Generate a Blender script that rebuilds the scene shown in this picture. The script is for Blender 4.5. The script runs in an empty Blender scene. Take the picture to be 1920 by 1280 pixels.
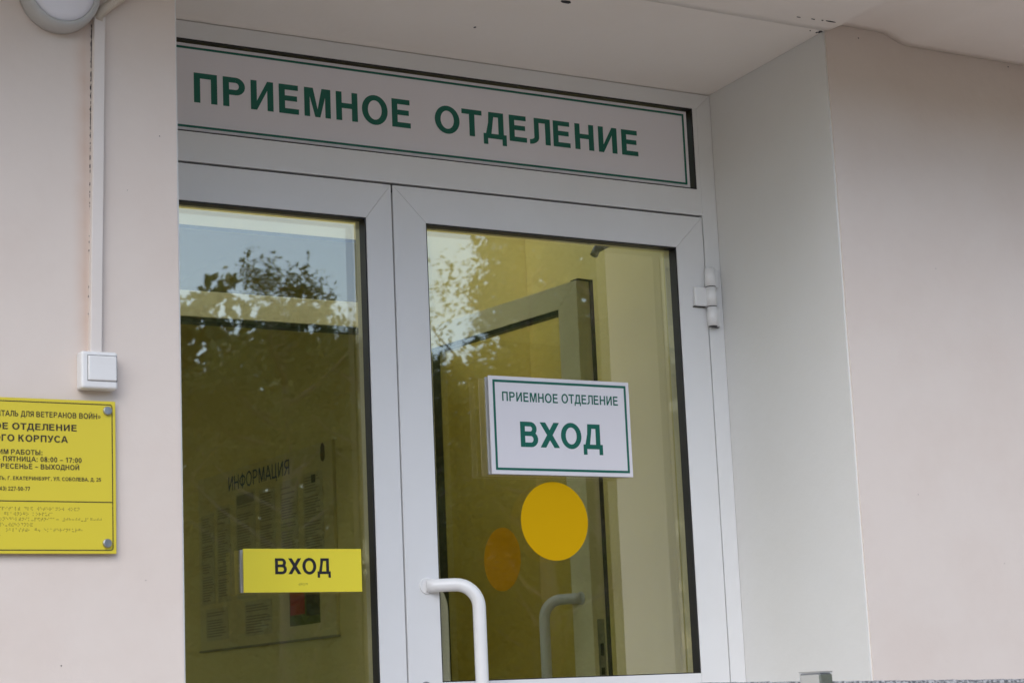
import bpy, bmesh, math, random
from mathutils import Vector, Matrix, noise

random.seed(7)
scene = bpy.context.scene
COL = scene.collection
R = math.radians

# ------------------------------------------------------------------ camera
cd = bpy.data.cameras.new('camera')
cd.sensor_fit = 'HORIZONTAL'
cd.sensor_width = 36.0
cd.lens = 3791.6 / 1920.0 * 36.0
cd.clip_start = 0.05
cd.clip_end = 2000
cam = bpy.data.objects.new('camera', cd)
COL.objects.link(cam)
_r = Vector((0.85890189, -0.51030615, -0.04330344))
_u = Vector((-0.0545488, -0.1752282, 0.98301552))
_f = Vector((0.50922684, 0.84195173, 0.17834042))
_m = Matrix((_r, _u, -_f)).transposed().to_4x4()
_m.translation = Vector((-2.24894, -4.25548, 0.84330))
cam.matrix_world = _m
scene.camera = cam
cd.dof.use_dof = True
cd.dof.focus_distance = 5.1
cd.dof.aperture_fstop = 10.0

# ------------------------------------------------------------------ sky, sun, exposure
SUN_EL, SUN_AZ = R(42), R(222)          # azimuth clockwise from +Y: the light comes from the left in front of the facade
world = bpy.data.worlds.new('World')
scene.world = world
world.use_nodes = True
nt = world.node_tree
for n in list(nt.nodes):
    nt.nodes.remove(n)
sky = nt.nodes.new('ShaderNodeTexSky')
sky.sky_type = 'NISHITA'
sky.sun_disc = False
sky.sun_elevation = SUN_EL
sky.sun_rotation = SUN_AZ
sky.dust_density = 1.0
sky.air_density = 1.0
hs = nt.nodes.new('ShaderNodeHueSaturation')
hs.inputs['Saturation'].default_value = 0.88
bg = nt.nodes.new('ShaderNodeBackground')
bg.inputs['Strength'].default_value = 0.15
wo = nt.nodes.new('ShaderNodeOutputWorld')
nt.links.new(sky.outputs[0], hs.inputs['Color'])
nt.links.new(hs.outputs[0], bg.inputs['Color'])
nt.links.new(bg.outputs[0], wo.inputs['Surface'])

sl = bpy.data.lights.new('sun', 'SUN')
sl.energy = 1.0
sl.angle = R(50)
sl.color = (1.0, 0.97, 0.93)
so = bpy.data.objects.new('sun', sl)
so.rotation_euler = (R(90) - SUN_EL, 0, math.pi - SUN_AZ)
so.location = (0, -10, 20)
COL.objects.link(so)

scene.view_settings.view_transform = 'Standard'
scene.view_settings.look = 'None'
scene.view_settings.gamma = 1.0
scene.view_settings.use_curve_mapping = False
scene.view_settings.exposure = 0.95
scene.cycles.max_bounces = 14
scene.cycles.diffuse_bounces = 6
scene.cycles.transparent_max_bounces = 24

# ------------------------------------------------------------------ materials
def mat(name, color, rough=0.5, metal=0.0, spec=0.5):
    m = bpy.data.materials.new(name)
    m.use_nodes = True
    b = m.node_tree.nodes['Principled BSDF']
    b.inputs['Base Color'].default_value = (*color, 1)
    b.inputs['Roughness'].default_value = rough
    b.inputs['Metallic'].default_value = metal
    b.inputs['Specular IOR Level'].default_value = spec
    return m

def vary(m, amount=0.06, scale=3.0, bump=0.0, bscale=60.0, dist=0.002, dark=(0.75, 0.72, 0.68)):
    """soft uneven dirt on the colour plus fine relief"""
    t = m.node_tree
    b = t.nodes['Principled BSDF']
    base = tuple(b.inputs['Base Color'].default_value)
    geo = t.nodes.new('ShaderNodeNewGeometry')
    n1 = t.nodes.new('ShaderNodeTexNoise')
    n1.inputs['Scale'].default_value = scale
    n1.inputs['Detail'].default_value = 6
    n1.inputs['Roughness'].default_value = 0.6
    t.links.new(geo.outputs['Position'], n1.inputs['Vector'])
    mr = t.nodes.new('ShaderNodeMapRange')
    mr.inputs['From Min'].default_value = 0.42
    mr.inputs['From Max'].default_value = 0.75
    mr.inputs['To Min'].default_value = 0.0
    mr.inputs['To Max'].default_value = amount
    t.links.new(n1.outputs[0], mr.inputs['Value'])
    mx = t.nodes.new('ShaderNodeMix')
    mx.data_type = 'RGBA'
    mx.inputs[6].default_value = base
    mx.inputs[7].default_value = (base[0] * dark[0], base[1] * dark[1], base[2] * dark[2], 1)
    t.links.new(mr.outputs[0], mx.inputs[0])
    t.links.new(mx.outputs[2], b.inputs['Base Color'])
    if bump:
        n2 = t.nodes.new('ShaderNodeTexNoise')
        n2.inputs['Scale'].default_value = bscale
        n2.inputs['Detail'].default_value = 5
        t.links.new(geo.outputs['Position'], n2.inputs['Vector'])
        bp = t.nodes.new('ShaderNodeBump')
        bp.inputs['Strength'].default_value = bump
        bp.inputs['Distance'].default_value = dist
        t.links.new(n2.outputs[0], bp.inputs['Height'])
        t.links.new(bp.outputs[0], b.inputs['Normal'])
    return m, mx

M = {}
M['pink'], _mx = vary(mat('pink_plaster', (0.665, 0.59, 0.535), 0.8, spec=0.25), 0.5, 4.5, 0.28, 30, 0.004, (0.93, 0.89, 0.87))
# rust brown stain that runs down the wall beside the cable trunking
_t = M['pink'].node_tree
_b = _t.nodes['Principled BSDF']
_geo = _t.nodes.new('ShaderNodeNewGeometry')
_sx = _t.nodes.new('ShaderNodeSeparateXYZ')
_t.links.new(_geo.outputs['Position'], _sx.inputs[0])
def mth(t, op, a, b=None, clamp=False):
    n = t.nodes.new('ShaderNodeMath')
    n.operation = op
    n.use_clamp = clamp
    for i, v in enumerate((a, b)):
        if v is None:
            continue
        if isinstance(v, (int, float)):
            n.inputs[i].default_value = v
        else:
            t.links.new(v, n.inputs[i])
    return n.outputs[0]
_dx = mth(_t, 'ABSOLUTE', mth(_t, 'ADD', _sx.outputs[0], 0.948))
_near = mth(_t, 'SUBTRACT', 1.0, mth(_t, 'DIVIDE', _dx, 0.03), True)
_n = _t.nodes.new('ShaderNodeTexNoise')
_n.inputs['Scale'].default_value = 14
_n.inputs['Detail'].default_value = 4
_t.links.new(_geo.outputs['Position'], _n.inputs['Vector'])
_zlo = mth(_t, 'MULTIPLY', mth(_t, 'SUBTRACT', _sx.outputs[2], 1.45), 12.0, True)
_zm = mth(_t, 'MULTIPLY', mth(_t, 'MULTIPLY', mth(_t, 'POWER', _near, 1.5), _n.outputs[0]), _zlo)
_st = mth(_t, 'MULTIPLY', _zm, 0.75, True)
_mix = _t.nodes.new('ShaderNodeMix')
_mix.data_type = 'RGBA'
_mix.inputs[7].default_value = (0.50, 0.30, 0.20, 1)
_t.links.new(_mx.outputs[2], _mix.inputs[6])
_t.links.new(_st, _mix.inputs[0])
_t.links.new(_mix.outputs[2], _b.inputs['Base Color'])

M['white_plaster'], _ = vary(mat('white_plaster', (0.70, 0.70, 0.685), 0.75, spec=0.25), 0.5, 2.0, 0.3, 24, 0.004, (0.93, 0.91, 0.88))
M['ceiling'], _ = vary(mat('ceiling_paint', (0.84, 0.80, 0.755), 0.8, spec=0.2), 0.5, 1.7, 0.35, 16, 0.006, (0.92, 0.90, 0.87))
M['pvc'], _ = vary(mat('white_door_profile', (0.75, 0.755, 0.76), 0.32), 0.5, 5.0, 0.05, 8, 0.002, (0.93, 0.93, 0.91))
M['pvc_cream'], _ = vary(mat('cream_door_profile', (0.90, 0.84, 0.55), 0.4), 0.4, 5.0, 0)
M['gasket'] = mat('black_rubber', (0.012, 0.012, 0.013), 0.45)
M['groove'] = mat('grey_seal', (0.10, 0.10, 0.10), 0.6)
M['handle'] = mat('white_powder_coat', (0.78, 0.78, 0.78), 0.28)
M['metal'], _ = vary(mat('worn_metal', (0.42, 0.43, 0.44), 0.38, 0.9), 0.8, 40, 0.2, 200, 0.0005, (0.5, 0.5, 0.52))
M['steel'] = mat('stainless_steel', (0.60, 0.61, 0.62), 0.22, 1.0)
M['sign_white'] = mat('sign_white_plastic', (0.77, 0.755, 0.80), 0.35)
M['acrylic'] = mat('clear_acrylic_edge', (0.42, 0.43, 0.45), 0.2)
M['green'] = mat('green_sign_print', (0.002, 0.125, 0.085), 0.4)
M['yellow'], _ = vary(mat('yellow_sign_plastic', (0.63, 0.52, 0.035), 0.38), 0.3, 6, 0, dark=(0.95, 0.93, 0.9))
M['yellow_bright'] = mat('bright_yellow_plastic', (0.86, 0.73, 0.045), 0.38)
M['print_black'] = mat('brown_black_print', (0.028, 0.018, 0.010), 0.5)
M['ink'] = mat('black_print', (0.012, 0.010, 0.014), 0.5)
M['braille'] = mat('braille_dots', (0.05, 0.035, 0.004), 0.4)
M['amber'] = mat('yellow_film', (0.62, 0.36, 0.0), 0.6, spec=0.1)
M['orange'] = mat('orange_film', (0.85, 0.40, 0.0), 0.6, spec=0.1)
M['plastic'], _ = vary(mat('white_switch_plastic', (0.74, 0.74, 0.74), 0.35), 0.3, 8, 0)
M['trunking'], _ = vary(mat('painted_trunking', (0.68, 0.625, 0.585), 0.5), 0.4, 9, 0.15, 30, 0.002, (0.9, 0.87, 0.84))
M['lamp_rim'] = mat('lamp_rim_grey', (0.45, 0.45, 0.44), 0.45)
M['diffuser'] = mat('lamp_diffuser', (0.74, 0.73, 0.78), 0.35)
M['hose'] = mat('corrugated_hose', (0.62, 0.56, 0.48), 0.55)
M['crack'] = mat('crack_shadow_dust', (0.03, 0.03, 0.035), 0.9)
M['room_wall'], _ = vary(mat('yellow_room_paint', (0.85, 0.77, 0.36), 0.6, spec=0.3), 0.3, 2, 0.2, 20, 0.003, (0.9, 0.88, 0.85))
M['room_ceiling'] = mat('room_ceiling_paint', (0.78, 0.70, 0.40), 0.8)
M['tile'], _ = vary(mat('floor_tile', (0.40, 0.33, 0.18), 0.35), 0.6, 4, 0)
M['board'] = mat('board_face', (0.74, 0.68, 0.38), 0.4)
M['paper'] = mat('paper', (0.62, 0.58, 0.38), 0.6)
M['text_grey'] = mat('small_print_grey', (0.34, 0.32, 0.23), 0.6)
M['navy'] = mat('navy_print', (0.02, 0.07, 0.20), 0.5)
M['photo_red'] = mat('photo_red', (0.45, 0.05, 0.03), 0.5)
M['photo_dark'] = mat('photo_dark', (0.05, 0.05, 0.04), 0.5)
M['photo_green'] = mat('photo_green', (0.14, 0.17, 0.04), 0.5)
M['emblem'] = mat('emblem_brown', (0.10, 0.05, 0.02), 0.5)
M['parapet'], _ = vary(mat('parapet_white', (0.80, 0.80, 0.80), 0.6), 0.3, 8, 0.2, 40, 0.003)
M['bark'], _ = vary(mat('bark', (0.16, 0.13, 0.10), 0.85), 0.8, 12, 0.5, 30, 0.02, (0.4, 0.4, 0.4))
M['concrete'], _ = vary(mat('concrete', (0.39, 0.315, 0.255), 0.85), 0.6, 1.5, 0.4, 40, 0.005)
M['asphalt'], _ = vary(mat('pale_paving', (0.29, 0.235, 0.19), 0.9), 0.6, 0.6, 0.4, 60, 0.006)
M['grass'], _ = vary(mat('lawn', (0.07, 0.10, 0.03), 0.9), 0.8, 1.2, 0.6, 40, 0.03, (0.6, 0.7, 0.6))

def rough_rim():
    m = mat('chipped_grey_edge', (0.3, 0.3, 0.3), 0.9)
    t = m.node_tree
    geo = t.nodes.new('ShaderNodeNewGeometry')
    v = t.nodes.new('ShaderNodeTexNoise')
    v.inputs['Scale'].default_value = 170
    v.inputs['Detail'].default_value = 3
    t.links.new(geo.outputs['Position'], v.inputs['Vector'])
    cr = t.nodes.new('ShaderNodeValToRGB')
    cr.color_ramp.elements[0].position = 0.42
    cr.color_ramp.elements[0].color = (0.10, 0.105, 0.11, 1)
    cr.color_ramp.elements[1].position = 0.62
    cr.color_ramp.elements[1].color = (0.42, 0.42, 0.42, 1)
    t.links.new(v.outputs[0], cr.inputs[0])
    t.links.new(cr.outputs[0], t.nodes['Principled BSDF'].inputs['Base Color'])
    return m
M['rim'] = rough_rim()

def leaf_mat(name, c1, c2):
    m = mat(name, c1, 0.55, spec=0.3)
    t = m.node_tree
    geo = t.nodes.new('ShaderNodeNewGeometry')
    mx = t.nodes.new('ShaderNodeMix')
    mx.data_type = 'RGBA'
    mx.inputs[6].default_value = (*c1, 1)
    mx.inputs[7].default_value = (*c2, 1)
    t.links.new(geo.outputs['Random Per Island'], mx.inputs[0])
    b = t.nodes['Principled BSDF']
    t.links.new(mx.outputs[2], b.inputs['Base Color'])
    tr = t.nodes.new('ShaderNodeBsdfTranslucent')
    t.links.new(mx.outputs[2], tr.inputs['Color'])
    ms = t.nodes.new('ShaderNodeMixShader')
    ms.inputs[0].default_value = 0.25
    t.links.new(b.outputs[0], ms.inputs[1])
    t.links.new(tr.outputs[0], ms.inputs[2])
    t.links.new(ms.outputs[0], t.nodes['Material Output'].inputs['Surface'])
    return m
M['leaf'] = leaf_mat('green_leaves', (0.065, 0.095, 0.028), (0.115, 0.145, 0.05))
M['leaf_wood'] = leaf_mat('woodland_leaves', (0.09, 0.12, 0.04), (0.17, 0.19, 0.075))
M['leaf_pale'] = leaf_mat('pale_green_leaves', (0.09, 0.12, 0.04), (0.15, 0.17, 0.065))

def glass_mat(name, tint, refl):
    m = bpy.data.materials.new(name)
    m.use_nodes = True
    t = m.node_tree
    for n in list(t.nodes):
        t.nodes.remove(n)
    out = t.nodes.new('ShaderNodeOutputMaterial')
    tr = t.nodes.new('ShaderNodeBsdfTransparent')
    tr.inputs['Color'].default_value = (*tint, 1)
    gl = t.nodes.new('ShaderNodeBsdfGlossy')
    gl.inputs['Roughness'].default_value = 0.0
    gl.inputs['Color'].default_value = (1.0, 0.985, 0.95, 1)
    lw = t.nodes.new('ShaderNodeLayerWeight')
    lw.inputs['Blend'].default_value = 0.5
    p = mth(t, 'POWER', lw.outputs['Facing'], 5.0)
    fac = mth(t, 'ADD', mth(t, 'MULTIPLY', p, 0.85), refl, True)
    geo = t.nodes.new('ShaderNodeNewGeometry')
    nz = t.nodes.new('ShaderNodeTexNoise')
    nz.inputs['Scale'].default_value = 5.0
    nz.inputs['Detail'].default_value = 1.0
    t.links.new(geo.outputs['Position'], nz.inputs['Vector'])
    bp = t.nodes.new('ShaderNodeBump')
    bp.inputs['Strength'].default_value = 0.16
    bp.inputs['Distance'].default_value = 0.0012
    t.links.new(nz.outputs[0], bp.inputs['Height'])
    t.links.new(bp.outputs[0], gl.inputs['Normal'])
    ms = t.nodes.new('ShaderNodeMixShader')
    t.links.new(fac, ms.inputs[0])
    t.links.new(tr.outputs[0], ms.inputs[1])
    t.links.new(gl.outputs[0], ms.inputs[2])
    t.links.new(ms.outputs[0], out.inputs['Surface'])
    return m
M['glass'] = glass_mat('door_glass', (0.93, 0.92, 0.80), 0.19)
M['glass_in'] = glass_mat('inner_door_glass', (0.90, 0.885, 0.74), 0.03)

# ------------------------------------------------------------------ mesh helpers
def box(bm, x0, x1, y0, y1, z0, z1, bevel=0.0, seg=1):
    vs = [bm.verts.new(c) for c in ((x0, y0, z0), (x1, y0, z0), (x1, y1, z0), (x0, y1, z0),
                                    (x0, y0, z1), (x1, y0, z1), (x1, y1, z1), (x0, y1, z1))]
    fs = [bm.faces.new([vs[i] for i in q]) for q in ((0, 3, 2, 1), (4, 5, 6, 7), (0, 1, 5, 4), (1, 2, 6, 5), (2, 3, 7, 6), (3, 0, 4, 7))]
    if bevel:
        es = list({e for f in fs for e in f.edges})
        bmesh.ops.bevel(bm, geom=es, offset=bevel, segments=seg, affect='EDGES', profile=0.5)
    return bm

def prism(bm, pts, y0, y1, bevel=0.0):
    """polygon in x,z given anticlockwise as seen from the front (-y), extruded from y0 back to y1"""
    a = [bm.verts.new((x, y0, z)) for x, z in pts]
    b = [bm.verts.new((x, y1, z)) for x, z in pts]
    n = len(pts)
    fs = [bm.faces.new(a), bm.faces.new(b[::-1])]
    for i in range(n):
        j = (i + 1) % n
        fs.append(bm.faces.new((a[j], a[i], b[i], b[j])))
    if bevel:
        es = list({e for f in fs for e in f.edges})
        bmesh.ops.bevel(bm, geom=es, offset=bevel, segments=1, affect='EDGES', profile=0.5)
    return bm

def ring(bm, outer, inner, y0, y1, rad=0.0):
    """flat rectangular ring (x0,x1,z0,z1) with depth"""
    def loop(r, rr):
        x0, x1, z0, z1 = r
        if rr <= 0:
            return [(x0, z0), (x1, z0), (x1, z1), (x0, z1)]
        p = []
        for cx, cz, a0 in ((x0 + rr, z0 + rr, 180), (x1 - rr, z0 + rr, 270), (x1 - rr, z1 - rr, 0), (x0 + rr, z1 - rr, 90)):
            for k in range(5):
                a = R(a0 + 22.5 * k)
                p.append((cx + rr * math.cos(a), cz + rr * math.sin(a)))
        return p
    o, i = loop(outer, rad), loop(inner, max(rad - 0.0015, 0.0) if rad else 0)
    L = []
    for pts, y in ((o, y0), (i, y0), (o, y1), (i, y1)):
        L.append([bm.verts.new((x, y, z)) for x, z in pts])
    n = len(o)
    for k in range(n):
        j = (k + 1) % n
        bm.faces.new((L[0][k], L[0][j], L[1][j], L[1][k]))
        bm.faces.new((L[2][j], L[2][k], L[3][k], L[3][j]))
        bm.faces.new((L[0][j], L[0][k], L[2][k], L[2][j]))
        bm.faces.new((L[1][k], L[1][j], L[3][j], L[3][k]))
    return bm

def tube(bm, pts, rad, seg=16, cap=True):
    """round tube along a polyline; rad is a number or one radius per point"""
    pts = [Vector(p) for p in pts]
    n = len(pts)
    rads = [rad] * n if isinstance(rad, (int, float)) else rad
    up = None
    rings = []
    for i, p in enumerate(pts):
        d = (pts[min(i + 1, n - 1)] - pts[max(i - 1, 0)]).normalized()
        if up is None:
            up = Vector((0, 0, 1)) if abs(d.z) < 0.9 else Vector((1, 0, 0))
        s = d.cross(up).normalized()
        up = s.cross(d).normalized()
        rings.append([bm.verts.new(p + (s * math.cos(2 * math.pi * k / seg) + up * math.sin(2 * math.pi * k / seg)) * rads[i]) for k in range(seg)])
    for i in range(n - 1):
        for k in range(seg):
            j = (k + 1) % seg
            f = bm.faces.new((rings[i][k], rings[i][j], rings[i + 1][j], rings[i + 1][k]))
            f.smooth = True
    if cap:
        bm.faces.new(rings[0][::-1])
        bm.faces.new(rings[-1])
    return bm

def lathe_y(bm, cx, cz, prof, seg=40, smooth=True):
    """profile of (radius, y) turned about an axis along y"""
    rings = []
    for r, y in prof:
        if r < 1e-6:
            rings.append([bm.verts.new((cx, y, cz))])
        else:
            rings.append([bm.verts.new((cx + r * math.cos(2 * math.pi * k / seg), y, cz + r * math.sin(2 * math.pi * k / seg))) for k in range(seg)])
    for a, b in zip(rings, rings[1:]):
        for k in range(seg):
            j = (k + 1) % seg
            if len(a) == 1 and len(b) > 1:
                f = bm.faces.new((a[0], b[k], b[j]))
            elif len(b) == 1:
                f = bm.faces.new((a[j], a[k], b[0]))
            else:
                f = bm.faces.new((a[k], b[k], b[j], a[j]))
            f.smooth = smooth
    return bm

def BM():
    return bmesh.new()

def tag(o, label=None, cat=None, group=None, kind=None):
    if label: o['label'] = label
    if cat: o['category'] = cat
    if group: o['group'] = group
    if kind: o['kind'] = kind
    return o

def thing(name, label, cat, loc=(0, 0, 0), rotz=0.0, group=None):
    o = bpy.data.objects.new(name, None)
    o.empty_display_size = 0.05
    COL.objects.link(o)
    o.location = loc
    o.rotation_euler = (0, 0, rotz)
    return tag(o, label, cat, group)

def root_matrix(o):
    m = Matrix.Identity(4)
    while o is not None:
        m = Matrix.Translation(o.location) @ o.rotation_euler.to_matrix().to_4x4() @ m
        o = o.parent
    return m

def obj(name, bm, m, parent=None, world_space=True, normals=True, label=None, kind=None):
    """link a bmesh as ONE object; geometry is given in world space unless told otherwise"""
    if parent is not None and world_space:
        bm.transform(root_matrix(parent).inverted())
    if normals:
        bmesh.ops.recalc_face_normals(bm, faces=bm.faces)
    me = bpy.data.meshes.new(name)
    bm.to_mesh(me)
    bm.free()
    for mm in (m if isinstance(m, (list, tuple)) else [m]):
        me.materials.append(mm)
    o = bpy.data.objects.new(name, me)
    COL.objects.link(o)
    if parent is not None:
        o.parent = parent
    return tag(o, label, kind=kind)

# ------------------------------------------------------------------ lettering
# grotesque capitals drawn as polygons in units of the cap height; s, h = weight of upright and level strokes
def glyph(ch, s, h):
    P = []
    def rect(x0, y0, x1, y1): P.append([(x0, y0), (x1, y0), (x1, y1), (x0, y1)])
    def poly(*p): P.append(list(p))
    def arc(cx, cy, rx, ry, a0, a1, ss=None, hh=None, n=None):
        ss = s if ss is None else ss
        hh = h if hh is None else hh
        n = n or max(4, int(abs(a1 - a0) / 12))
        for i in range(n):
            t0, t1 = R(a0 + (a1 - a0) * i / n), R(a0 + (a1 - a0) * (i + 1) / n)
            P.append([(cx + rx * math.cos(t0), cy + ry * math.sin(t0)), (cx + rx * math.cos(t1), cy + ry * math.sin(t1)),
                      (cx + (rx - ss) * math.cos(t1), cy + (ry - hh) * math.sin(t1)), (cx + (rx - ss) * math.cos(t0), cy + (ry - hh) * math.sin(t0))])
    def bowl(x0, xm, x1, y0, y1):
        rect(x0, y0, xm, y0 + h); rect(x0, y1 - h, xm, y1)
        arc(xm, (y0 + y1) / 2, x1 - xm, (y1 - y0) / 2, -90, 90)
    lb = 0.10
    w = 0.8
    if ch == 'П': rect(0, 0, s, 1); rect(w - s, 0, w, 1); rect(s, 1 - h, w - s, 1)
    elif ch == 'Р': w = .77; rect(0, 0, s, 1); bowl(s, .44, w, .40, 1)
    elif ch in 'ИЙ':
        rect(0, 0, s, 1); rect(w - s, 0, w, 1); poly((s, 0), (s, .31), (w - s, 1), (w - s, .69))
        if ch == 'Й': arc(w / 2, 1.24, .2, .17, 180, 360, .08, .08)
    elif ch == 'Е': w = .71; rect(0, 0, s, 1); rect(s, 0, w, h); rect(s, 1 - h, w - .02, 1); rect(s, .44, w - .06, .44 + h)
    elif ch == 'М': w = .96; rect(0, 0, s * .93, 1); rect(w - s * .93, 0, w, 1); c = w / 2; poly((s * .93, 1), (s * .93, .70), (c - s * .43, 0), (c, 0), (c, .27), (s * 1.5, 1)); poly((w - s * .93, 1), (w - s * 1.5, 1), (c, .27), (c, 0), (c + s * .43, 0), (w - s * .93, .70))
    elif ch == 'Н': rect(0, 0, s, 1); rect(w - s, 0, w, 1); rect(s, .43, w - s, .43 + h)
    elif ch == 'О': w = .97; lb = .06; arc(w / 2, .5, w / 2, .525, 0, 360, s * 1.05, h * 1.02, 32)
    elif ch == 'С': w = .90; lb = .06; arc(.48, .5, .48, .525, 38, 322, s * 1.05, h * 1.02, 24)
    elif ch == 'Т': w = .80; lb = .03; rect(0, 1 - h, w, 1); rect(w / 2 - s / 2, 0, w / 2 + s / 2, 1 - h)
    elif ch == 'Д':
        w = .93; lb = .02; rect(0, 0, w, h); rect(0, -.23, s * .82, 0); rect(w - s * .82, -.23, w, 0)
        rect(w - .11 - s, h, w - .11, 1); poly((.10, h), (.10 + s * 1.02, h), (.235 + s * .85, 1 - h), (.235 + s * .85, 1), (.22, 1), (.20, .6)); rect(.235 + s * .85, 1 - h, w - .11 - s, 1)
    elif ch == 'Л':
        w = .86; lb = .02; rect(w - s, 0, w, 1); rect(.19, .26, .19 + s * .92, 1); rect(.19 + s * .92, 1 - h, w - s, 1)
        arc(0, .26, .19 + s * .92, .28, -90, 0, s * .92, h)
    elif ch == 'В': rect(0, 0, s, 1); bowl(s, .46, .76, .44, 1); bowl(s, .48, .81, 0, .44 + h)
    elif ch == 'Х': w = .91; lb = .01; poly((0, 1), (s * 1.22, 1), (w, 0), (w - s * 1.22, 0)); poly((0, 0), (s * 1.22, 0), (w, 1), (w - s * 1.22, 1))
    elif ch == 'А': w = .98; lb = 0; c = w / 2; poly((0, 0), (s * 1.06, 0), (c + s * .05, .82), (c + s * .05, 1), (c - s * .55, 1)); poly((w, 0), (c + s * .55, 1), (c - s * .05, 1), (c - s * .05, .82), (w - s * 1.06, 0)); rect(.24, .23, w - .24, .23 + h)
    elif ch in 'ЬЫ':
        w = .76 if ch == 'Ь' else .70; rect(0, 0, s, 1); bowl(s, .42, w, 0, .60)
        if ch == 'Ы': rect(w + .10, 0, w + .10 + s, 1); w += .10 + s
    elif ch == 'Б': w = .77; rect(0, 0, s, 1); rect(s, 1 - h, w - .06, 1); bowl(s, .42, w, 0, .62)
    elif ch == 'Я': w = .82; lb = .04; rect(w - s, 0, w, 1); arc(.40, .70, .36, .30, 90, 270); rect(.40, 1 - h, w - s, 1); rect(.40, .40, w - s, .40 + h); poly((0, 0), (s * 1.2, 0), (.36 + s, .40), (.30 + s * .2, .42))
    elif ch == 'Г': w = .63; rect(0, 0, s, 1); rect(s, 1 - h, w, 1)
    elif ch == 'У': w = .86; lb = .02; poly((0, 1), (s * 1.15, 1), (.56, .30), (.38, .28)); poly((w - s * 1.12, 1), (w, 1), (.50, .06), (.40, 0), (.36, .16)); rect(.12, 0, .42, h)
    elif ch == 'К': w = .82; rect(0, 0, s, 1); poly((s, .42), (s, .62), (w - s * 1.35, 1), (w - .04, 1), (s + .12, .44)); poly((s + .05, .58), (s + .24, .62), (w, 0), (w - s * 1.25, 0))
    elif ch == 'Ц': rect(0, 0, s, 1); rect(w - .1 - s, 0, w - .1, 1); rect(0, 0, w, h); rect(w - s * .8, -.22, w, 0)
    elif ch == 'Ф': w = 1.0; lb = .05; arc(w / 2, .5, w / 2, .38, 0, 360, s, h, 28); rect(w / 2 - s / 2, -.03, w / 2 + s / 2, 1.03)
    elif ch == 'Ж': w = 1.15; lb = .01; rect(w / 2 - s / 2, 0, w / 2 + s / 2, 1); poly((0, 0), (s * 1.2, 0), (w - .05, 1), (w - .05 - s * 1.1, 1)); poly((w, 0), (.05, 1), (.05 + s * 1.1, 1), (w - s * 1.2, 0))
    elif ch == '0': w = .66; lb = .06; arc(w / 2, .5, w / 2, .51, 0, 360, s, h, 24)
    elif ch == '1': w = .50; rect(w - s - .06, 0, w - .06, 1); poly((.02, .64), (w - s - .06, .80), (w - s - .06, 1), (.02, .82))
    elif ch == '2': w = .66; lb = .06; rect(0, 0, w, h); arc(w / 2, .70, w / 2, .31, -20, 175); poly((0, h), (s * 1.3, h), (w - .04, .58), (w - s, .56))
    elif ch == '3': w = .66; lb = .06; arc(w / 2, .735, w / 2 - .02, .275, -90, 165); arc(w / 2, .285, w / 2, .295, -165, 90)
    elif ch == '4': w = .70; lb = .05; rect(w - s - .12, 0, w - .12, 1); rect(0, .20, w, .20 + h); poly((0, .36), (s, .36), (w - s - .1, .82), (w - s - .1, 1))
    elif ch == '5': w = .66; lb = .06; rect(.08, 1 - h, w - .04, 1); rect(.05, .46, .05 + s, 1 - h); arc(w / 2, .32, w / 2, .34, -165, 120)
    elif ch == '7': w = .64; lb = .06; rect(0, 1 - h, w, 1); poly((.14, 0), (.14 + s, 0), (w, 1 - h), (w - s, 1 - h))
    elif ch == '8': w = .66; lb = .06; arc(w / 2, .74, w / 2 - .03, .27, 0, 360, s, h, 20); arc(w / 2, .275, w / 2, .285, 0, 360, s, h, 20)
    elif ch == '–': w = .62; lb = .08; rect(0, .32, w, .32 + h * .9)
    elif ch == '-': w = .34; lb = .06; rect(0, .28, w, .28 + h)
    elif ch == ':': w = s; lb = .12; rect(0, 0, s, s); rect(0, .52, s, .52 + s)
    elif ch == '.': w = s; lb = .10; rect(0, 0, s, s)
    elif ch == ',': w = s; lb = .10; rect(0, 0, s, s); poly((s, 0), (s * .5, 0), (0, -.2), (s * .4, -.2))
    elif ch == '(': w = .3; lb = .05; arc(w, .4, w, .62, 100, 260, s * .8, .02)
    elif ch == ')': w = .3; lb = .05; arc(0, .4, w, .62, -80, 80, s * .8, .02)
    elif ch in '«»':
        w = .58; lb = .07
        for o in (0, .28):
            p = [(o, .12), (o + s * .8, .12), (o + .30, .40), (o + s * .8, .68), (o, .68), (o + .30 - s * .7, .40)]
            if ch == '«': p = [(w - x, y) for x, y in p]
            P.append(p)
    else:
        return [], .39, 0
    return P, w, lb

def add_text(bm, body, u0, u1, v0, cap, w, weight=0.215, place=None, ratio=1.0, level=None):
    """flat lettering: baseline v0, cap height, from u0 to u1 (one of them may be None); w is the depth"""
    place = place or (lambda u, v, d: (u, d, v))
    h = level or weight * 0.84
    x, lay = 0.0, []
    for i, ch in enumerate(body):
        P, gw, lb = glyph(ch, weight, h)
        if not P:
            x += gw
            continue
        if i:
            x += lb
        lay.append((x, P))
        x += gw
        last = x
        x += lb
    if u0 is not None and u1 is not None:
        ratio = (u1 - u0) / (last * cap)
    elif u0 is None:
        u0 = u1 - last * cap * ratio
    for gx, P in lay:
        for k, p in enumerate(P):
            vs = [bm.verts.new(place(u0 + (gx + px) * cap * ratio, v0 + py * cap, w - k * 0.000008)) for px, py in p]
            try:
                bm.faces.new(vs)
            except ValueError:
                pass
    return ratio

# =================================================================== THE SETTING
W = -0.492            # front of the facade; the door frame stands at y = 0
bm = BM(); box(bm, -300, 300, -300, 300, -0.9, -0.764)
tag(obj('ground', bm, M['grass']), kind='structure')
bm = BM(); box(bm, -30, 30, -13, -0.5, -0.80, -0.755)
tag(obj('pavement', bm, M['asphalt']), kind='structure')

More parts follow.
